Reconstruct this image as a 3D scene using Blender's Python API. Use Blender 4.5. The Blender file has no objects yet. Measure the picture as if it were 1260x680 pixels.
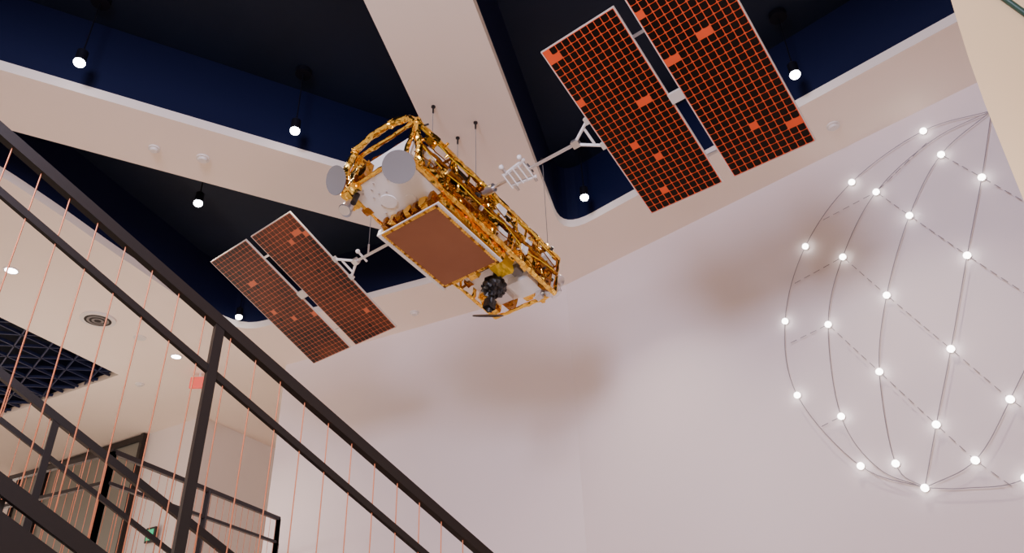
import bpy, math, random
from mathutils import Vector, Matrix, noise
random.seed(7)
# ---------------------------------------------------------------- survey / camera
CAM = Vector((0, 0, 1.6)); F = 930.0
rz = Vector((-0.0297, 0.8644, -0.5024)).normalized()
ry = (Vector((0, 0, -1)) - rz * (Vector((0, 0, -1)).dot(rz))).normalized()
rx = ry.cross(rz)
R = Matrix((rx, ry, rz))
def ray(px, py): return R @ Vector((px - 630, 340 - py, -F))
def on_z(px, py, z):
    d = ray(px, py); return CAM + d * ((z - CAM.z) / d.z)
def on_plane(px, py, p, n):
    d = ray(px, py); return CAM + d * ((p - CAM).dot(n) / d.dot(n))
cd = bpy.data.cameras.new('camera'); cam = bpy.data.objects.new('camera', cd)
bpy.context.collection.objects.link(cam)
cd.sensor_width = 36; cd.lens = F / 1260 * 36; cd.clip_end = 200
cam.matrix_world = Matrix.Translation(CAM) @ R.to_4x4()
bpy.context.scene.camera = cam
ZC = 7.0      # ceiling underside
ZD = 7.95     # dark deck

# ---------------------------------------------------------------- materials
def mat(name, col, rough=.5, metal=0, bump=None, emis=None, estr=0, spec=.5, coat=0, var=None, trans=0):
    m = bpy.data.materials.new(name); m.use_nodes = True
    nt = m.node_tree; b = nt.nodes['Principled BSDF']
    b.inputs['Base Color'].default_value = (*col, 1)
    b.inputs['Roughness'].default_value = rough; b.inputs['Metallic'].default_value = metal
    b.inputs['Specular IOR Level'].default_value = spec; b.inputs['Coat Weight'].default_value = coat
    if trans: b.inputs['Transmission Weight'].default_value = trans
    if emis: b.inputs['Emission Color'].default_value = (*emis, 1); b.inputs['Emission Strength'].default_value = estr
    tc = nt.nodes.new('ShaderNodeTexCoord')
    if bump:
        sc, st, dist, kind = bump
        if kind == 'V':
            t = nt.nodes.new('ShaderNodeTexVoronoi'); o = t.outputs['Distance']
        else:
            t = nt.nodes.new('ShaderNodeTexNoise'); t.inputs['Detail'].default_value = 4; o = t.outputs['Fac']
        t.inputs['Scale'].default_value = sc
        nt.links.new(tc.outputs['Object'], t.inputs['Vector'])
        bp = nt.nodes.new('ShaderNodeBump'); bp.inputs['Strength'].default_value = st; bp.inputs['Distance'].default_value = dist
        nt.links.new(o, bp.inputs['Height']); nt.links.new(bp.outputs['Normal'], b.inputs['Normal'])
    if var:
        sc, c2 = var
        t = nt.nodes.new('ShaderNodeTexNoise'); t.inputs['Scale'].default_value = sc; t.inputs['Detail'].default_value = 3
        nt.links.new(tc.outputs['Object'], t.inputs['Vector'])
        r = nt.nodes.new('ShaderNodeValToRGB'); r.color_ramp.elements[0].position = .35; r.color_ramp.elements[1].position = .65
        r.color_ramp.elements[0].color = (*col, 1); r.color_ramp.elements[1].color = (*c2, 1)
        nt.links.new(t.outputs['Fac'], r.inputs['Fac']); nt.links.new(r.outputs['Color'], b.inputs['Base Color'])
    return m
M_wall = mat('plaster_wall', (.80, .70, .70), .7, bump=(60, .05, .01, 'N'), var=(.5, (.78, .68, .68)))
M_ceil = mat('ceiling_paint', (.92, .80, .69), .75, bump=(50, .04, .01, 'N'), var=(.6, (.90, .78, .67)))
M_hall = mat('hall_paint', (.74, .66, .61), .7, bump=(60, .05, .01, 'N'))
M_khaki = mat('khaki_paint', (.76, .58, .33), .6, bump=(40, .05, .01, 'N'))
M_deck = mat('navy_deck', (.0035, .009, .027), .6, bump=(8, .1, .02, 'N'), var=(.5, (.0028, .007, .019)), spec=.25)
M_navy = mat('navy_side', (.0032, .0055, .031), .6, bump=(30, .05, .01, 'N'), spec=.2)
M_lat = mat('navy_lattice', (.015, .022, .07), .4, bump=(30, .05, .01, 'N'))
M_floor = mat('pale_floor', (.62, .50, .41), .5, bump=(20, .05, .01, 'N'), var=(3, (.55, .44, .36)))
M_steel = mat('dark_steel', (.011, .007, .007), .42, .3, bump=(80, .08, .005, 'N'))
M_tread = mat('dark_tread', (.012, .009, .008), .5, bump=(30, .1, .01, 'N'))
M_copper = mat('copper_wire', (.58, .19, .08), .4, .4, bump=(80, .05, .002, 'N'))
M_gold = mat('gold_foil', (1.0, .62, .10), .20, 1, bump=(20, .6, .012, 'V'))
M_gold2 = mat('gold_foil_deep', (.38, .16, .02), .26, 1, bump=(18, .6, .015, 'V'))
M_yel = mat('yellow_kapton', (.90, .62, .02), .35, .3, bump=(30, .6, .01, 'V'))
M_cop = mat('copper_radiator', (.30, .115, .052), .45, .25, bump=(12, .06, .01, 'N'), var=(2.5, (.27, .10, .045)))
M_white = mat('satellite_white', (.90, .88, .86), .4, bump=(30, .05, .005, 'N'))
M_gray = mat('dish_gray', (.20, .19, .185), .5, bump=(60, .04, .003, 'N'))
M_silver = mat('silver', (.70, .68, .68), .28, .85, bump=(60, .2, .004, 'N'))
M_black = mat('black_parts', (.010, .008, .008), .4, bump=(50, .2, .005, 'N'))
M_lampb = mat('pendant_black', (.003, .003, .007), .6, bump=(50, .05, .002, 'N'), spec=.15)
M_orange = mat('panel_orange', (.74, .075, .012), .5, bump=(60, .05, .003, 'N'))
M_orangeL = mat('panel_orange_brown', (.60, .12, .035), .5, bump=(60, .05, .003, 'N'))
M_cellR = mat('solar_cell_dark', (.007, .004, .003), .3, bump=(90, .03, .002, 'N'), spec=.2)
M_cellL = mat('solar_cell_brown_reflect', (.11, .030, .011), .5, bump=(90, .03, .002, 'N'), spec=.25, var=(1.4, (.014, .005, .003)))  # warm wall reflection and its darker bands put into the cell colour
M_frame = mat('panel_edge', (.62, .57, .50), .4, bump=(60, .05, .003, 'N'))
M_bulb = mat('bulb_glow', (1, 1, 1), .4, emis=(1, .95, .9), estr=13, bump=(5, .01, .001, 'N'))
M_lamp = mat('lamp_glow', (1, 1, 1), .4, emis=(.95, .95, 1), estr=20, bump=(5, .01, .001, 'N'))
M_line = mat('sculpture_wire', (.27, .24, .26), .5, .2, bump=(80, .05, .002, 'N'))
M_dash = mat('sculpture_dash', (.24, .21, .23), .6, bump=(80, .05, .002, 'N'))
M_glass = mat('dark_glass', (.17, .17, .14), .3, bump=(3, .02, .01, 'N'))
M_red = mat('sign_red', (.7, .1, .08), .5, emis=(1, .10, .07), estr=.5, bump=(5, .01, .001, 'N'))
M_green = mat('sign_green', (.0, .4, .2), .5, emis=(.05, 1, .4), estr=.4, bump=(5, .01, .001, 'N'))
M_plastic = mat('white_plastic', (.75, .70, .66), .5, bump=(60, .03, .002, 'N'))

# ---------------------------------------------------------------- mesh builder
class MB:
    def __init__(s): s.v = []; s.f = []; s.m = []; s.mats = []; s.sm = []
    def mi(s, m):
        if m not in s.mats: s.mats.append(m)
        return s.mats.index(m)
    def add(s, vs, fs, m, smooth=False):
        o = len(s.v); k = s.mi(m); s.v += [Vector(v) for v in vs]
        for f in fs: s.f.append([i + o for i in f]); s.m.append(k); s.sm.append(smooth)
    def obox(s, c, ax, ay, az, m):
        c, ax, ay, az = map(Vector, (c, ax, ay, az))
        vs = [c + ax * i + ay * j + az * k for i in (-1, 1) for j in (-1, 1) for k in (-1, 1)]
        s.add(vs, [(0, 1, 3, 2), (4, 6, 7, 5), (0, 4, 5, 1), (2, 3, 7, 6), (0, 2, 6, 4), (1, 5, 7, 3)], m)
    def box(s, lo, hi, m):
        lo, hi = Vector(lo), Vector(hi); c = (lo + hi) / 2; h = (hi - lo) / 2
        s.obox(c, (h.x, 0, 0), (0, h.y, 0), (0, 0, h.z), m)
    def bar(s, p, q, w, h, m, up=(0, 0, 1)):
        p, q = Vector(p), Vector(q); d = (q - p); L = d.length; d.normalize()
        side = d.cross(Vector(up))
        if side.length < 1e-4: side = d.cross(Vector((1, 0, 0)))
        side.normalize(); u = side.cross(d)
        s.obox((p + q) / 2, d * L / 2, side * w / 2, u * h / 2, m)
    def cyl(s, p, q, r, m, n=10, r2=None, caps=True):
        p, q = Vector(p), Vector(q); r2 = r if r2 is None else r2
        d = (q - p).normalized(); a = d.orthogonal().normalized(); b = d.cross(a)
        vs = []
        for t, rr in ((p, r), (q, r2)):
            for i in range(n):
                an = 2 * math.pi * i / n; vs.append(t + (a * math.cos(an) + b * math.sin(an)) * rr)
        s.add(vs, [(i, (i + 1) % n, n + (i + 1) % n, n + i) for i in range(n)], m, True)
        if caps:
            s.add(vs[:n], [list(range(n))[::-1]], m); s.add(vs[n:], [list(range(n))], m)
    def tube(s, pts, r, m, n=8):
        for a, b in zip(pts[:-1], pts[1:]): s.cyl(a, b, r, m, n)
        for a in pts[1:-1]: s.sphere(a, r, m, 8, 5)
    def sphere(s, c, r, m, n=16, k=10, amp=0, sc=(1, 1, 1)):
        c = Vector(c); vs = []; fs = []
        for j in range(k + 1):
            th = math.pi * j / k
            for i in range(n):
                ph = 2 * math.pi * i / n
                p = Vector((math.sin(th) * math.cos(ph) * sc[0], math.sin(th) * math.sin(ph) * sc[1], math.cos(th) * sc[2]))
                rr = r * (1 + (amp * noise.noise(p * 4 + c * 9)))
                vs.append(c + p * rr)
        for j in range(k):
            for i in range(n):
                fs.append((j * n + i, (j + 1) * n + i, (j + 1) * n + (i + 1) % n, j * n + (i + 1) % n))
        s.add(vs, fs, m, amp == 0)
    def dish(s, c, nrm, r, depth, m, mb=None, n=36, rings=6):
        c = Vector(c); d = Vector(nrm).normalized(); a = d.orthogonal().normalized(); b = d.cross(a)
        for off, mm in ((0, m), (-.06 * r, mb or m)):
            vs = [c + d * (off - depth)]; fs = []
            for k in range(1, rings + 1):
                q = k / rings
                for i in range(n):
                    an = 2 * math.pi * i / n
                    vs.append(c + (a * math.cos(an) + b * math.sin(an)) * r * q + d * (off - depth * (1 - q * q)))
            for i in range(n): fs.append((0, 1 + i, 1 + (i + 1) % n))
            for k in range(rings - 1):
                for i in range(n):
                    j = (i + 1) % n; o = 1 + k * n; o2 = o + n
                    fs.append((o + i, o2 + i, o2 + j, o + j))
            s.add(vs, fs, mm, True)
        rim1 = [c + (a * math.cos(2 * math.pi * i / n) + b * math.sin(2 * math.pi * i / n)) * r for i in range(n)]
        rim2 = [p - d * .06 * r for p in rim1]
        s.add(rim1 + rim2, [(i, n + i, n + (i + 1) % n, (i + 1) % n) for i in range(n)], m)
    def foil(s, lo, hi, m, cell=.05, amp=.02, freq=9):
        lo, hi = Vector(lo), Vector(hi)
        for ax in range(3):
            u, v = (ax + 1) % 3, (ax + 2) % 3
            nu = max(1, int(round((hi[u] - lo[u]) / cell))); nv = max(1, int(round((hi[v] - lo[v]) / cell)))
            for side in (0, 1):
                vs = []; fs = []
                for i in range(nu + 1):
                    for j in range(nv + 1):
                        p = Vector((0, 0, 0)); p[ax] = (lo, hi)[side][ax]
                        p[u] = lo[u] + (hi[u] - lo[u]) * i / nu; p[v] = lo[v] + (hi[v] - lo[v]) * j / nv
                        vs.append(p + noise.noise_vector(p * freq) * amp + noise.noise_vector(p * freq * 3) * amp * .5)
                for i in range(nu):
                    for j in range(nv):
                        a = i * (nv + 1) + j; q = (a, a + nv + 1, a + nv + 2, a + 1)
                        fs.append(q if side else q[::-1])
                s.add(vs, fs, m)
    def foilbar(s, p, q, w, m, amp=.012):
        p, q = Vector(p), Vector(q); L = (q - p).length; d = (q - p).normalized()
        a = d.orthogonal().normalized(); b = d.cross(a); n = max(2, int(L / .045)); K = 7; vs = []
        for i in range(n + 1):
            c = p + d * L * i / n
            for k in range(K):
                an = 2 * math.pi * k / K
                o = (a * math.cos(an) + b * math.sin(an)) * w
                x = c + o; vs.append(x + noise.noise_vector(x * 16) * amp)
        fs = [(i * K + k, i * K + (k + 1) % K, (i + 1) * K + (k + 1) % K, (i + 1) * K + k) for i in range(n) for k in range(K)]
        fs += [tuple(range(K))[::-1], tuple(n * K + k for k in range(K))]
        s.add(vs, fs, m)
    def prism(s, pts, z0, z1, m):
        n = len(pts)
        A = [(p[0], p[1], z0) for p in pts]; B = [(p[0], p[1], z1) for p in pts]
        s.add(A + B, [(i, (i + 1) % n, n + (i + 1) % n, n + i) for i in range(n)] + [tuple(range(n))[::-1], tuple(range(n, 2 * n))], m)
    def make(s, name, parent=None, loc=None):
        me = bpy.data.meshes.new(name); me.from_pydata([tuple(v) for v in s.v], [], s.f)
        for m in s.mats: me.materials.append(m)
        for p, k, sm in zip(me.polygons, s.m, s.sm): p.material_index = k; p.use_smooth = sm
        me.update()
        o = bpy.data.objects.new(name, me); bpy.context.collection.objects.link(o)
        if parent: o.parent = parent
        return o
def empty(name, mw=None):
    e = bpy.data.objects.new(name, None); bpy.context.collection.objects.link(e); e.empty_display_size = .1
    if mw is not None: e.matrix_world = mw
    return e

# ---------------------------------------------------------------- room shell
f = MB(); f.box((-16, -5, -.2), (10, 22, 0), M_floor); f.make('floor')
W1 = on_z(697, 350, ZC); W0 = on_z(1205, 100, ZC); W2 = on_z(352, 449, ZC)
dR = (W0 - W1).normalized(); Wend = W1 + dR * 9.0
def nrm2(d): return Vector((-d.y, d.x, 0))   # left normal
dL = (W1 - W2).normalized()
# wall as thick extruded bands
bk = .3
nR = nrm2(dR); nR = nR if nR.y > 0 else -nR
nL = nrm2(dL); nL = nL if nL.y > 0 else -nL
w = MB(); w.prism([W2, W1, W1 + (nL + nR) / 2 * bk, W2 + nL * bk], 0, ZC, M_wall); w.make('wall_back')
w = MB(); w.prism([W1, Wend, Wend + nR * bk, W1 + (nL + nR) / 2 * bk], 0, ZC, M_wall); w.make('wall_right')
H0 = on_z(250, 512, ZC); HL = on_z(145, 546, ZC); HR = on_z(330, 548, ZC)
dl = (HL - H0).normalized(); dr = (HR - H0).normalized()
HLe = H0 + dl * 9; HRe = H0 + dr * 6
w = MB(); w.prism([H0, HRe, HLe + Vector((0, 3, 0)), HLe], 0, ZC, M_hall); w.make('wall_hall')

# ceiling with openings
def rounded(pts, rads, n=8):
    out = []; N = len(pts)
    for i in range(N):
        p = Vector(pts[i][:2]); a = Vector(pts[i - 1][:2]); b = Vector(pts[(i + 1) % N][:2]); r = rads[i]
        if r <= 0: out.append(p); continue
        u = (a - p); v = (b - p); r = min(r, u.length * .45, v.length * .45)
        P = p + u.normalized() * r; Q = p + v.normalized() * r
        for k in range(n + 1):
            t = k / n; out.append((1 - t) ** 2 * P + 2 * t * (1 - t) * p + t * t * Q)
    return out
def cz(l): return [on_z(x, y, ZC) for x, y in l]
holes = [
    rounded(cz([(-250, 13), (566, 250), (305, -300), (-250, -300)]), [.2, .6, .3, .3]),
    rounded(cz([(467, -300), (692.8, 290), (1300, -40), (1300, -300)]), [.3, .5, .3, .3]),
    rounded(cz([(-200, 103), (590, 315), (590, 332), (300, 408), (240, 380), (185, 341), (130, 304), (75, 265), (0, 215), (-120, 150)]),
            [.1, .1, .1, .4, .3, .3, .3, .3, .3, .1], 5),
    rounded(cz([(-160, 313), (0, 390), (146, 461), (0, 512), (-160, 570)]), [0] * 5),
]
cu = bpy.data.curves.new('ceiling', 'CURVE'); cu.dimensions = '2D'; cu.fill_mode = 'BOTH'
TH = .11
cu.extrude = TH / 2
for poly in [[Vector(p) for p in ((-16, -5), (10, -5), (10, 22), (-16, 22))]] + holes:
    sp = cu.splines.new('POLY'); sp.points.add(len(poly) - 1); sp.use_cyclic_u = True
    for q, p in zip(sp.points, poly): q.co = (p.x, p.y, 0, 1)
tmp = bpy.data.objects.new('tmpc', cu); bpy.context.collection.objects.link(tmp); tmp.location.z = 0
dg = bpy.context.evaluated_depsgraph_get(); me = bpy.data.meshes.new_from_object(tmp.evaluated_get(dg))
bpy.data.objects.remove(tmp)
me.materials.clear(); me.materials.append(M_ceil)
co = bpy.data.objects.new('ceiling', me); co.location.z = ZC + TH / 2; bpy.context.collection.objects.link(co)
s = MB()
for h in holes:
    n = len(h)
    vs = [(p.x, p.y, ZC + TH) for p in h] + [(p.x, p.y, ZD) for p in h]
    s.add(vs, [(i, (i + 1) % n, n + (i + 1) % n, n + i) for i in range(n)], M_navy)
s.box((-16, -5, ZD), (10, 22, ZD + .1), M_deck)
s.make('ceiling_plenum')
# lattice in small opening
s = MB(); zl = ZC + .06
cx0, cy0 = on_z(40, 455, ZC).xy
from mathutils.geometry import intersect_line_line_2d
poly = holes[3]
for ang in (0, 60, 120):
    d = Vector((math.cos(math.radians(ang + 12)), math.sin(math.radians(ang + 12)))); nn = Vector((-d.y, d.x))
    for k in range(-16, 17):
        c = Vector((cx0, cy0)) + nn * k * .45; hit = []
        for i in range(len(poly)):
            q = intersect_line_line_2d(c - d * 12, c + d * 12, poly[i], poly[(i + 1) % len(poly)])
            if q: hit.append(q)
        if len(hit) >= 2:
            hit.sort(key=lambda q: q.dot(d))
            s.bar((*hit[0], zl), (*hit[-1], zl), .022, .05, M_lat)
s.make('ceiling_lattice')

# khaki slanted bulkhead at right, near
bp0 = Vector((0, 2.6, 0)); bn = Vector((0, 1, 0))
edge = [on_plane(x, y, bp0, bn) for x, y in [(1166, -14), (1176, 20), (1192, 72), (1212, 128), (1236, 188), (1262, 252), (1290, 322)]]
top = edge[0] + (edge[0] - edge[1]).normalized() * ((ZC - edge[0].z) / (edge[0] - edge[1]).normalized().z)
dn = (edge[-1] - edge[-2]).normalized(); bot = edge[-1] + dn * (edge[-1].z / -dn.z)
P = [top] + edge + [bot, Vector((5.5, 2.6, 0)), Vector((5.5, 2.6, ZC))]
s = MB(); n = len(P); B = [p + Vector((.45, .25, 0)) for p in P]
s.add(P + B, [(i, (i + 1) % n, n + (i + 1) % n, n + i) for i in range(n)] + [tuple(range(n)), tuple(range(n, 2 * n))[::-1]], M_khaki)
a = on_plane(1222, -12, Vector((0, 2.585, 0)), bn); b = on_plane(1272, 24, Vector((0, 2.585, 0)), bn)
dd = (b - a); M_gr = mat('green_trim', (.01, .05, .035), .4, bump=(40, .05, .005, 'N'))
s.tube([a - dd * 3, a, b, b + dd * 2], .014, M_gr)
s.make('wall_bulkhead')

# ---------------------------------------------------------------- satellite
U = .009
O = CAM + U * Vector((-61, 678, 482))
r_ = Vector((.78, -.625, 0)).normalized(); b_ = Vector((.606, .757, -.242)); b_ = (b_ - r_ * b_.dot(r_)).normalized(); c_ = r_.cross(b_)
SM = Matrix.Translation(O) @ Matrix((r_, b_, c_)).transposed().to_4x4()
sat = empty('satellite', SM)
def L(i, j, k): return Vector((i, j, k)) * U
# bus: foil wrapped centre, white end decks inside an open gold frame
s = MB()
s.foil(L(-40, -48, -20), L(38, 50, 4), M_gold2, .06, .018)
s.foil(L(-44, -50, -56), L(41, 50, -22), M_gold, .06, .018, 7)
s.foil(L(-30, -100, -12), L(30, -48, -2), M_gold2, .06, .02)
s.foil(L(-30, 50, -12), L(30, 122, -2), M_gold2, .06, .02)
s.make('bus_foil', sat)
s = MB()
s.box(L(-44, -52, -60.5), L(41, 47, -59), M_white)
s.box(L(-40, -50, -62), L(37, 44.5, -60.5), M_cop)
for t in range(30):
    for (x, y) in ((-40 + 77 * t / 29, -50), (-40 + 77 * t / 29, 44.5), (-40, -50 + 94.5 * t / 29), (37, -50 + 94.5 * t / 29)):
        c = L(x, y, -62.2); s.cyl(c, c + L(0, 0, .6), .017, M_gold if random.random() < .7 else M_gold2, 6)
s.box(L(-48, -52, -60.5), L(-44, 50, -52), M_white)
s.make('radiator_panel', sat)
s = MB()
# near end deck (white, chamfered, close to bottom opening)
A_ = [(-39, -103), (28, -104), (40, -92), (40, -51), (-43, -51), (-43, -62)]
def slab(pts, k0, k1, m):
    n = len(pts); a = [L(x, y, k0) for x, y in pts]; b = [L(x, y, k1) for x, y in pts]
    s.add(a + b, [(i, (i + 1) % n, n + (i + 1) % n, n + i) for i in range(n)] + [tuple(range(n))[::-1], tuple(range(n, 2 * n))], m)
slab(A_, -45, -40, M_white)
slab([(-36, -102), (34, -102), (34, -54), (-36, -54)], -39, -8, M_white)
for x, y, r in ((-14, -72, 9), (8, -62, 6)):
    s.cyl(L(x, y, -45), L(x, y, -46), r * U, M_white, 24)
for t in range(10):
    x = -30 + 60 * random.random(); y = -100 + 44 * random.random()
    s.cyl(L(x, y, -45), L(x, y, -45.8), .010, M_silver, 8)
slab([(-40, 50), (40, 50), (40, 128), (-30, 128), (-40, 112)], -32, -28, M_white)
slab([(4, 96), (34, 96), (34, 122), (4, 122)], -42, -32, M_white)
slab([(-30, 100), (-8, 100), (-8, 122), (-30, 122)], -38, -32, M_silver)
slab([(18, 80), (30, 80), (30, 92), (18, 92)], -38, -32, M_gray)
# white equipment panels on the visible flank
for (j0, j1, k0, k1) in ((-98, -82, -34, -10), (-72, -58, -30, -4), (16, 30, -12, 4), (58, 74, -34, -10), (98, 112, -30, -6)):
    s.box(L(38, j0, k0), L(42, j1, k1), M_white)
for (j0, j1, k0, k1) in ((-44, -22, -20, 2), (34, 48, -16, 2), (78, 92, -36, -12)):
    s.box(L(38, j0, k0), L(42, j1, k1), M_black)
s.make('equipment_deck', sat)
# truss frame
s = MB()
def fb(a, b, w=2.2, m=M_gold): s.foilbar(L(*a), L(*b), w * U, m)
for i in (-44, 44):
    for k in (-44, 8):
        if i < 0 and k < 0: fb((i, -106, k), (i, -50, k), 2.4); fb((i, 50, k), (i, 132, k), 2.0)
        else: fb((i, -106, k), (i, 132, k), 3.2)
    for j in (-106, -50, 52, 92, 132): fb((i, j, -44), (i, j, 8), 2.4)
fb((46, -100, -18), (46, 130, -18), 2.6, M_gold2)
for j in (-106, 132):
    for k in (-44, 8): fb((-44, j, k), (44, j, k), 2.4)
js = [-106, -78, -50, -25, 0, 26, 52, 72, 92, 112, 132]
for a, b in zip(js[:-1], js[1:]):
    for i in (44, -44):
        if i < 0 and -50 <= a < 50: continue
        if (js.index(a)) % 2: fb((i, a, -44), (i, b, 8), 1.5, M_gold2)
        else: fb((i, a, 8), (i, b, -44), 1.5, M_gold)
    fb((44, b, -44), (44, b, 8), 1.5)
arch = [(-46, -108, -40), (-47, -112, -14), (-40, -114, 8), (-14, -116, 14), (12, -114, 17), (34, -111, 14), (45, -106, 6), (47, -98, -20), (46, -90, -40)]
for a, b in zip(arch[:-1], arch[1:]): fb(a, b, 3.8, M_gold)
for a in arch[::2]: s.sphere(L(*a), 4.8 * U, M_gold, 10, 7, .5)
s.make('truss', sat)
s = MB()
for t in range(26):
    j = random.uniform(-102, 126); k = random.uniform(-40, 6)
    a = random.uniform(1, 4); b = random.uniform(4, 10); c = random.uniform(2, 5)
    s.foil(L(40, j - b, k - c), L(45 + a, j + b, k + c), random.choice([M_gold, M_gold, M_gold2, M_gold2, M_white]), .04, .015, 10)
for t in range(14):
    j = random.uniform(-100, 128); k = random.uniform(-40, 8); p = L(47, j, k)
    s.cyl(p, p + L(random.uniform(2, 7), random.uniform(-2, 2), random.uniform(-3, 3)), random.uniform(1, 2.4) * U, random.choice([M_silver, M_black, M_silver, M_gold]), 10)
for (i, j, a, h, m) in ((-40, 60, 5, 16, M_gold), (-40, 78, 4, 10, M_gold2), (-39, 104, 5, 14, M_gold), (-38, 122, 6, 20, M_gold), (-20, 128, 6, 14, M_gold2),
                        (6, 130, 5, 12, M_gold), (26, 130, 6, 20, M_gold), (40, 118, 5, 18, M_gold2), (41, 100, 4, 14, M_gold), (40, 84, 5, 16, M_gold), (40, 64, 4, 18, M_gold),
                        (-22, 64, 6, 16, M_gold), (30, 124, 4, 26, M_silver)):
    s.foil(L(i - a, j - a, -24 - h), L(i + a, j + a, -18), m, .04, .015, 12)
for (i, j, a, h, m) in ((-44, -102, 5, 18, M_gold), (-46, -90, 5, 22, M_gold), (-44, -74, 4, 16, M_gold2), (-30, -106, 6, 20, M_gold), (-16, -107, 4, 12, M_gold2), (44, -60, 4, 14, M_gold)):
    s.foil(L(i - a, j - a, -30 - h), L(i + a, j + a, -22), m, .04, .018, 12)
s.foil(L(12, 53, -50), L(30, 76, -30), M_yel, .04, .02)
s.foil(L(-6, 51, -46), L(11, 60, -30), M_black, .04, .01)
for t in range(4):
    pts = [L(48 + 2 * math.sin(q * 1.3 + t), -100 + q * 22, -36 + t * 12 + 3 * math.sin(q * 1.9 + t * 2)) for q in range(11)]
    s.tube(pts, .6 * U, random.choice([M_gold, M_yel, M_gold2]), 6)
for t in range(7):
    i = -38 + t * 11; s.foil(L(i, -57, -56), L(i + 7, -50, -46), M_gold if t % 2 else M_gold2, .04, .02, 13)
s.make('foil_equipment', sat)
# antennas
s = MB()
s.dish(L(37, -104, -56), (.59, -.35, -.73), 16 * U, .006, M_gray, M_white)
s.cyl(L(37, -103, -52), L(36, -92, -44), 1.3 * U, M_gold2)
s.dish(L(-40, -122, -45), (-.05, -.85, -.62), 15 * U, .012, M_gray, M_white)
s.cyl(L(-40, -120, -44), L(-40, -100, -24), 1.3 * U, M_gold2)
s.cyl(L(-46, -97, -64), L(-45, -93, -42), 7 * U, M_silver, 20, r2=3 * U)
s.dish(L(-46, -97.5, -64), (-.1, -.4, -1), 7.5 * U, .02, M_gray, M_silver)
s.cyl(L(-34, -98, -60), L(-36, -96, -40), 3 * U, M_black, 14)
s.make('reflector_dishes', sat)
s = MB()
s.sphere(L(2.5, 78, -56), 13 * U, M_black, 18, 12, .35)
for t in range(24):
    d = Vector((random.gauss(0, 1), random.gauss(0, 1), random.gauss(0, 1))).normalized()
    c = L(2.5, 78, -56) + d * 12.5 * U; s.cyl(c, c + d * 2 * U, 1.6 * U, M_black, 8)
s.cyl(L(2.5, 78, -46), L(2.5, 78, -20), 4 * U, M_black, 12)
s.cyl(L(1, 80, -66), L(-7, 86, -82), 3.5 * U, M_black, 12)
s.foil(L(-10, 78, -80), L(0, 88, -68), M_black, .03, .01)
upn = Vector((.34, -.57, .75)).normalized()
c = L(-9, 88, -86); s.cyl(c, c + upn * .012, 17 * U, M_black, 28)
s.cyl(L(30, 126, 8), L(33, 128, 20), 1.2 * U, M_black); s.cyl(L(30, 128, 19), L(36, 128, 21), 3 * U, M_black, 12)
s.make('sensor_gimbal', sat)
s = MB()
for q, rr in ((0, 9), (1, 7)):
    c = L(38, 136 + 2 * q, -34 + 4 * q); s.cyl(c, c + L(3, 4, -5), rr * U, (M_silver, M_gray)[q], 20, r2=rr * U * .7)
s.dish(L(42, 138, -22), (.6, .1, -.75), 9 * U, .03, M_silver, M_gold)
s.sphere(L(22, 136, -38), 6 * U, M_gold, 12, 8, .5); s.sphere(L(40, 128, -44), 5 * U, M_silver, 12, 8, .3)
s.make('thruster_cluster', sat)

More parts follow.
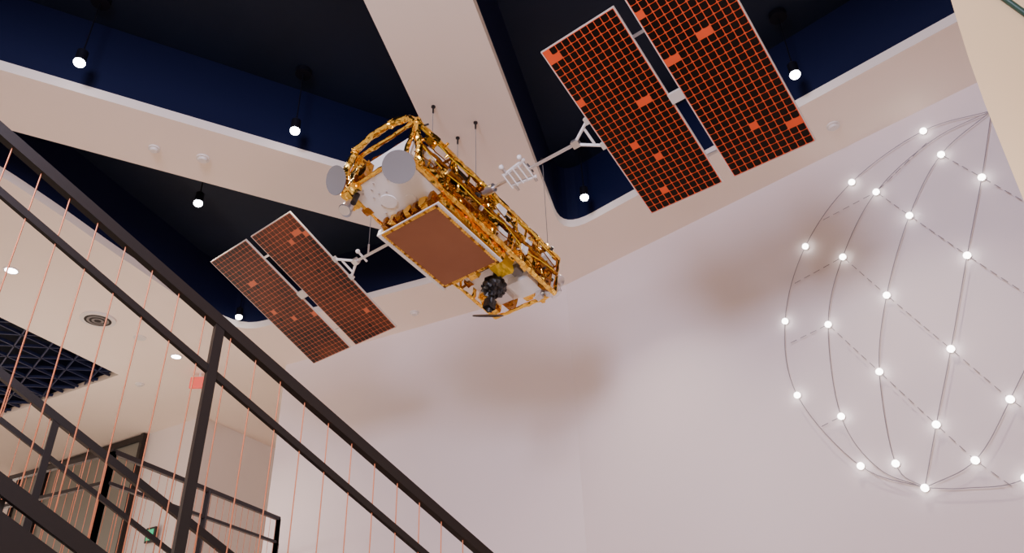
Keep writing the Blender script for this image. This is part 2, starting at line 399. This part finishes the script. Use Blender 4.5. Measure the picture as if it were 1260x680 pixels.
# yokes and wings
th = math.asin((Vector((.561, .697, -.447)).dot(c_)))
l_loc = Vector((0, math.cos(th), math.sin(th)))
n_loc = Vector((1, 0, 0)).cross(l_loc)
def wing(sgn, name, mcell):
    e = bpy.data.objects.new(name, None); bpy.context.collection.objects.link(e); e.parent = sat
    C = 5 * U
    LEN = 197 * U; WID = 79 * U; GAP = 11 * U; T = .02
    for p in (0, 1):
        s = MB()
        x0 = 188 * U + p * (WID + GAP); x1 = x0 + WID
        def PT(x, y, z): return Vector((sgn * x, 0, 0)) + l_loc * (y + C) + n_loc * z
        cx = (x0 + x1) / 2
        s.obox(PT(cx, 0, 0), Vector((WID / 2, 0, 0)), l_loc * LEN / 2, n_loc * T / 2, M_frame)
        zf = -T / 2
        s.obox(PT(cx, 0, zf - .001), Vector((WID / 2 - .009, 0, 0)), l_loc * (LEN / 2 - .009), n_loc * .001, M_orange if sgn > 0 else M_orangeL)
        nx, ny = 11, 28; cw = (WID - .022) / nx; ch = (LEN - .022) / ny; g = .0031 if sgn > 0 else .0026
        runs = set()
        for k in range(7 if sgn > 0 else 4):
            jj = random.randrange(ny); ii = random.randrange(nx - 1)
            for q in range(random.choice([1, 1, 2])): runs.add((ii + q, jj))
        for i in range(nx):
            offy = (i % 3) * .004
            for j in range(ny):
                if (i, j) in runs: continue
                a = x0 + .011 + i * cw + g; b = a + cw - 2 * g
                c = -LEN / 2 + .011 + j * ch + g * .8; d = c + ch - 2 * g * .8
                e1 = .010; z = zf - .0032 + random.uniform(-.0004, .0004)
                pl = [(a, c), (b, c), (b, d - e1), (b - e1 * .5, d - e1 * .3), (b - e1 * 1.6, d), (a + e1 * 1.6, d), (a + e1 * .5, d - e1 * .3), (a, d - e1)]
                vs = [PT(x, y, z) for x, y in pl]
                s.add(vs, [tuple(range(8)) if sgn < 0 else tuple(range(8))[::-1]], M_cellR if (sgn < 0 and random.random() < .03) else mcell)
        s.make('panel_%d' % (p + 1), e)
    s = MB()
    X = Vector((sgn, 0, 0))
    hx = 188 * U + WID + GAP / 2
    s.obox(X * hx + l_loc * C - n_loc * .005, Vector((GAP * .6, 0, 0)), l_loc * .045, n_loc * .02, M_frame)
    for y in (-.6, .6):
        s.obox(X * hx + l_loc * (C + y), Vector((GAP * .6, 0, 0)), l_loc * .012, n_loc * .008, M_silver)
    for q in (-1, 1):
        s.cyl(X * 162 * U, X * 187 * U + l_loc * q * 15 * U, .014, M_white)
        s.obox(X * 187 * U + l_loc * q * 15 * U, X * .02, l_loc * .03, n_loc * .02, M_frame)
    s.cyl(X * 180 * U - l_loc * 9 * U, X * 180 * U + l_loc * 9 * U, .012, M_white)
    s.obox(X * 164 * U, X * .035, l_loc * .035, n_loc * .025, M_silver)
    s.cyl(X * 44 * U, X * 164 * U, .016, M_silver, 12)
    if sgn > 0:
        b0, bl = 92, 15
        s.obox(X * b0 * U, X * bl * U, l_loc * .05, n_loc * .018, M_silver)
        for q in (-1, 1):
            s.bar(X * (b0 - bl) * U + l_loc * q * .06, X * (b0 + bl) * U + l_loc * q * .10, .02, .03, M_white)
            s.cyl(X * (b0 + bl * q * .8) * U - l_loc * .14, X * (b0 + bl * q * .8) * U + l_loc * .14, .014, M_silver)
            s.sphere(X * (b0 + bl * q * .8) * U - l_loc * .14, .025, M_white, 10, 7)
        for q in range(5):
            s.cyl(X * (b0 - bl + q * 7) * U - l_loc * .08 - n_loc * .02, X * (b0 - bl + q * 7) * U + l_loc * .09 - n_loc * .02, .008, M_white, 6)
    else:
        s.cyl(X * 150 * U - l_loc * .09, X * 150 * U + l_loc * .06, .012, M_white); s.sphere(X * 150 * U - l_loc * .09, .025, M_white, 10, 7)
    s.cyl(X * 44 * U, X * 58 * U, .045, M_silver, 16)
    s.make('yoke', e)
wing(1, 'solar_wing', M_cellR); wing(-1, 'solar_wing.001', M_cellL)
# suspension cables (vertical in the world)
s = MB(); inv = SM.inverted()
for (i, j, k) in ((5, -43, 4), (23, 10, 4), (-11, 16, 4), (40, 118, 8), (-142, 0, 2)):
    pw = SM @ L(i, j, k); tw = Vector((pw.x, pw.y, ZC))
    s.cyl(inv @ pw, inv @ tw, .0035, M_gray, 6)
    s.cyl(inv @ tw, inv @ (tw - Vector((0, 0, .015))), .022, M_black, 12); s.cyl(inv @ (tw - Vector((0, 0, .02))), inv @ (tw - Vector((0, 0, .09))), .010, M_black, 8)
    s.cyl(inv @ pw, inv @ (pw + Vector((0, 0, .12))), .010, M_silver, 8)
s.make('suspension_cables', sat)

# ---------------------------------------------------------------- pendants and ceiling fittings
def spot(loc, power, size=120, col=(1, .84, .70), rad=.05, parent=None):
    l = bpy.data.lights.new('spot', 'SPOT'); l.energy = power; l.spot_size = math.radians(size); l.spot_blend = .9
    l.color = col; l.shadow_soft_size = rad
    o = bpy.data.objects.new('spot', l); bpy.context.collection.objects.link(o)
    if parent: o.parent = parent; o.location = loc
    else: o.location = loc
for (x, y) in ((98, 76), (363, 160), (978, 91), (244, 249), (719, 242), (294, 389)):
    p = on_z(x, y, ZC + .08)
    e = empty('pendant_light', Matrix.Translation(p))
    s = MB()
    s.cyl((0, 0, .005), (0, 0, .13), .050, M_lampb, 20); s.cyl((0, 0, .13), (0, 0, .16), .050, M_lampb, 20, r2=.02)
    s.cyl((0, 0, .16), (0, 0, ZD - p.z - .05), .007, M_lampb, 8)
    s.cyl((0, 0, ZD - p.z - .06), (0, 0, ZD - p.z), .09, M_lampb, 24)
    s.make('lamp_body', e)
    s = MB(); s.sphere((0, 0, -.01), .052, M_lamp, 16, 10, 0, (1, 1, .85)); s.make('bulb', e)
    spot((0, 0, -.08), 330, 95, parent=e)
for (x, y) in ((14, 332), (217, 438), (172, 415)):
    p = on_z(x, y, ZC); e = empty('recessed_downlight', Matrix.Translation(p)); s = MB()
    s.cyl((0, 0, -.012), (0, 0, .0), .10, M_plastic, 28)
    s.cyl((0, 0, -.016), (0, 0, -.012), .075, M_lamp if x != 172 else M_plastic, 24); s.make('trim_ring', e)
    if x != 172: spot((0, 0, -.05), 200, 100, parent=e)
p = on_z(121, 392, ZC); e = empty('ceiling_speaker', Matrix.Translation(p)); s = MB()
s.cyl((0, 0, -.03), (0, 0, 0), .25, M_plastic, 36)
for k in range(5): s.cyl((0, 0, -.034 - .002 * k), (0, 0, -.03), .19 - .035 * k, (M_black, M_gray)[k % 2], 32)
s.make('grille', e)
for (x, y, rr) in ((190, 182, .06), (250, 194, .07), (1025, 154, .07), (510, 384, .07), (172, 472, .08)):
    p = on_z(x, y, ZC); e = empty('smoke_detector', Matrix.Translation(p)); s = MB()
    s.cyl((0, 0, -.02), (0, 0, 0), rr, M_plastic, 24); s.cyl((0, 0, -.045), (0, 0, -.02), rr * .6, M_plastic, 24, r2=rr * .75); s.make('housing', e)
p = on_z(247, 459, ZC); s = MB()
s.box((p.x - .15, p.y - .03, ZC - .28), (p.x + .15, p.y + .03, ZC - .08), M_red); s.cyl((p.x, p.y, ZC - .1), (p.x, p.y, ZC), .02, M_plastic); s.make('exit_sign')

# ---------------------------------------------------------------- globe light sculpture on right wall
nin = -nR; pw0 = W1 + nin * .04
def gw(x, y): return on_plane(x, y, pw0, nR)
g = empty('globe_light_sculpture', Matrix.Translation(gw(1138, 400))); gi = g.matrix_world.inverted()
def catmull(pts, n=8):
    out = []; Q = [pts[0] * 2 - pts[1]] + pts + [pts[-1] * 2 - pts[-2]]
    for i in range(1, len(Q) - 2):
        a, b, c, d = Q[i - 1], Q[i], Q[i + 1], Q[i + 2]
        for k in range(n):
            t = k / n; out.append(.5 * ((2 * b) + (c - a) * t + (2 * a - 5 * b + 4 * c - d) * t * t + (3 * b - a - 3 * c + d) * t ** 3))
    out.append(pts[-1]); return out
mer = [
    [(1220, 136), (1136, 161), (1048, 224), (991, 303), (966, 395), (981, 486), (1059, 573), (1138, 600)],
    [(1220, 136), (1148, 172), (1078, 236), (1037, 316), (1019, 399), (1035, 512), (1080, 575), (1138, 600)],
    [(1220, 136), (1158, 190), (1119, 265), (1091, 363), (1082, 457), (1102, 570), (1138, 600)],
    [(1220, 136), (1208, 218), (1190, 314), (1170, 429), (1152, 522), (1138, 600)],
    [(1220, 136), (1262, 190), (1290, 280), (1285, 390), (1243, 491), (1200, 566), (1138, 600)],
    [(1220, 136), (1310, 170), (1370, 270), (1385, 400), (1340, 520), (1262, 588), (1190, 600), (1138, 600)],
]
s = MB()
for m_ in mer: s.tube([gi @ gw(*q) for q in catmull([Vector(t) for t in m_])], .0042, M_line, 6)
s.make('meridian_wires', g)
dash = [[(1158, 190), (1208, 218), (1275, 256)], [(1078, 236), (1119, 265), (1190, 314), (1285, 376)],
        [(1037, 316), (1091, 363), (1170, 429), (1243, 491), (1300, 530)], [(1019, 399), (1082, 457), (1152, 522), (1200, 566), (1248, 600)],
        [(1010, 272), (1078, 236), (1140, 176)], [(975, 350), (1037, 316)], [(970, 423), (1019, 399)], [(1008, 526), (1035, 512)]]
s = MB()
for d_ in dash:
    pts = [gi @ gw(*q) for q in d_]
    for a, b in zip(pts[:-1], pts[1:]):
        Ln = (b - a).length; u = (b - a) / Ln; t = .03
        while t < Ln - .03: s.cyl(a + u * t, a + u * min(t + .07, Ln), .004, M_dash, 6); t += .115
s.make('parallel_dashes', g)
s = MB()
for q in ((1136, 161), (1158, 190), (1208, 218), (1048, 224), (1078, 236), (1119, 265), (1190, 314), (991, 303), (1037, 316), (1091, 363), (1170, 429),
          (966, 395), (1019, 399), (1082, 457), (1152, 522), (1243, 491), (981, 486), (1035, 512), (1102, 570), (1200, 566), (1059, 573), (1138, 600), (1220, 136), (1262, 588)):
    c = gi @ gw(*q); s.sphere(c, .034 if q != (1220, 136) else .022, M_bulb, 14, 9); s.cyl(c, c + nR * .04, .03, M_plastic, 12)
s.make('bulbs', g)

# ---------------------------------------------------------------- staircase
hd = Vector((.78, .63, 0)).normalized(); hn = Vector((-hd.y, hd.x, 0))
SP = Vector((-1.16, 2.67, 0)); FP = SP + hn * 1.9
A = on_plane(0, 161, SP, hn); B = on_plane(600, 684, SP, hn); d = (B - A).normalized()
PT0 = on_plane(270, 402, SP, hn); M0 = on_plane(259, 463, SP, hn); off = PT0.z - M0.z
st = empty('staircase', Matrix.Translation(SP)); si = st.matrix_world.inverted()
slope = d.z / math.hypot(d.x, d.y)
sA = (A - SP).dot(hd); zA = A.z
def zr(t, z0): return z0 + slope * (t - sA)
FT = on_plane(135, 566, FP, hn); zA2 = FT.z - slope * ((FT - FP).dot(hd) - sA)
t0, t1 = sA - 1.9, sA + 4.9
RH = 1.05
for nm, base, z0, ps in (('railing_near', SP, zA, (PT0 - SP).dot(hd)), ('railing_far', FP, zA2, (on_plane(70, 515, FP, hn) - FP).dot(hd))):
    s = MB()
    def Q(t, dz=0): return si @ Vector((*(base + hd * t).xy, zr(t, z0) + dz))
    s.bar(Q(t0), Q(t1), .042, .042, M_steel)
    s.bar(Q(t0, -off), Q(t1, -off), .024, .026, M_steel)
    s.bar(Q(t0, -RH), Q(t1, -RH), .03, .05, M_steel)
    for k in range(-1, 3):
        t = ps + k * 1.65
        if t0 < t < t1: s.bar(Q(t), Q(t, -RH - .1), .036, .036, M_steel, up=hd)
    t = t0 + .05
    while t < t1:
        s.cyl(Q(t, -.01), Q(t, -RH), .0027, M_copper, 6); t += .112
    s.make(nm, st)
s = MB(); nst = int((t1 - t0) / .28)
for k in range(nst):
    t = t0 + .28 * k; z = zr(t + .28, zA) - RH - .06
    c = SP + hd * (t + .15) + hn * .95; c.z = z
    s.obox(si @ c, hd * .155, hn * .93, Vector((0, 0, .022)), M_tread)
    c2 = SP + hd * (t + .29) + hn * .95; c2.z = z - .09
    s.obox(si @ c2, hd * .01, hn * .92, Vector((0, 0, .085)), M_tread)
for base in (SP, FP):
    def Q(t, dz=0): return si @ Vector((*(base + hd * t).xy, zr(t, zA) + dz))
    s.bar(Q(t0, -RH - .16), Q(t1, -RH - .16), .03, .16, M_steel)
s.make('treads', st)

# landing guard behind
ZG = 3.8
g1 = on_z(343, 638, ZG); g0 = on_z(140, 556, ZG); gd = (g1 - g0)
gl = empty('landing', Matrix.Translation(Vector((g1.x, g1.y, 0)))); li = gl.matrix_world.inverted()
s = MB()
gL = g0 + Vector((-4.2, 2.2, 0)); gB = g1 + Vector((-.9, 3.0, 0))
for a, b in ((g1, g0), (g0, gL), (g1, gB)):
    for dz, h_ in ((0, .045), (-.28, .03), (-1.0, .04)):
        s.bar(li @ (a + Vector((0, 0, dz))), li @ (b + Vector((0, 0, dz))), .045, h_, M_steel)
    Ln = (b - a).length; n = max(1, int(Ln / 1.4))
    for k in range(n + 1):
        p = a + (b - a) * k / n; s.bar(li @ p, li @ (p - Vector((0, 0, 1.1))), .045, .045, M_steel, up=(1, 0, 0))
    for k in range(int(Ln / .12)):
        p = a + (b - a) * (k + .5) / int(Ln / .12); s.cyl(li @ p, li @ (p - Vector((0, 0, 1.0))), .003, M_copper, 5)
s.make('guard_rail', gl)
s = MB(); s.prism([li @ q for q in (g1, gB, gL + Vector((0, 3, 0)), gL, g0)], ZG - 1.35, ZG - 1.08, M_hall); s.make('slab', gl)

# glazed door wall in the hall
nh = nrm2(dl); nh = nh if nh.y < 0 else -nh
s = MB(); q0 = on_z(184, 534, ZC); st0 = (q0 - H0).dot(dl)
def GP(t, z, o=.05): return Vector((*(H0 + dl * t + nh * o).xy, z))
s.obox(GP(st0 + 2.4, 3.5), dl * 2.4, nh * .02, Vector((0, 0, 3.45)), M_glass)
for k in (0, 3.6, 4.8): s.obox(GP(st0 + k, 3.5, .09), dl * .05, nh * .05, Vector((0, 0, 3.48)), M_steel)
for z in (6.9,): s.obox(GP(st0 + 2.4, z, .09), dl * 2.4, nh * .045, Vector((0, 0, .06)), M_steel)
s.make('window_1')
p = on_plane(186, 658, GP(0, 0, .12), nh); s = MB()
s.obox(p, dl * .14, nh * .03, Vector((0, 0, .14)), M_black); s.obox(p + nh * .03, dl * .10, nh * .005, Vector((0, 0, .10)), M_green); s.make('exit_sign.001')

# ---------------------------------------------------------------- lights
def area(name, loc, target, size, power, col):
    l = bpy.data.lights.new(name, 'AREA'); l.shape = 'SQUARE'; l.size = size; l.energy = power; l.color = col
    o = bpy.data.objects.new(name, l); bpy.context.collection.objects.link(o); o.location = loc
    o.rotation_euler = (Vector(target) - Vector(loc)).to_track_quat('-Z', 'Y').to_euler()
area('window_daylight', (-2.0, -1.5, 5.8), (.6, 7.0, 5.0), 1.7, 620, (.74, .74, 1))
# unseen soft spots, no real fixtures, added to brighten the lower wall
for k, (loc, px, py, pw, cone) in enumerate((((1.6, -1.0, 2.2), 830, 540, 380, 40), ((0.2, -1.0, 2.2), 540, 620, 380, 36))):
    l = bpy.data.lights.new('added_wall_fill', 'SPOT'); l.energy = pw; l.color = (1, .87, .95); l.spot_size = math.radians(cone); l.spot_blend = 1; l.shadow_soft_size = .4
    o = bpy.data.objects.new('added_wall_fill', l); bpy.context.collection.objects.link(o); o.location = loc
    tg = on_plane(px, py, W1, nR if k == 0 else nL)
    o.rotation_euler = (tg - Vector(loc)).to_track_quat('-Z', 'Y').to_euler()
l = bpy.data.lights.new('added_hall_fill', 'POINT'); l.energy = 220; l.color = (1, .87, .76); l.shadow_soft_size = .4; l.specular_factor = .2  # unseen fill light added to brighten the hall, not a fixture
o = bpy.data.objects.new('added_hall_fill', l); bpy.context.collection.objects.link(o); o.location = (-8.0, 11.0, 3.4)
wd = bpy.data.worlds.new('world'); bpy.context.scene.world = wd; wd.use_nodes = True
wd.node_tree.nodes['Background'].inputs[0].default_value = (1, .76, .62, 1); wd.node_tree.nodes['Background'].inputs[1].default_value = .85
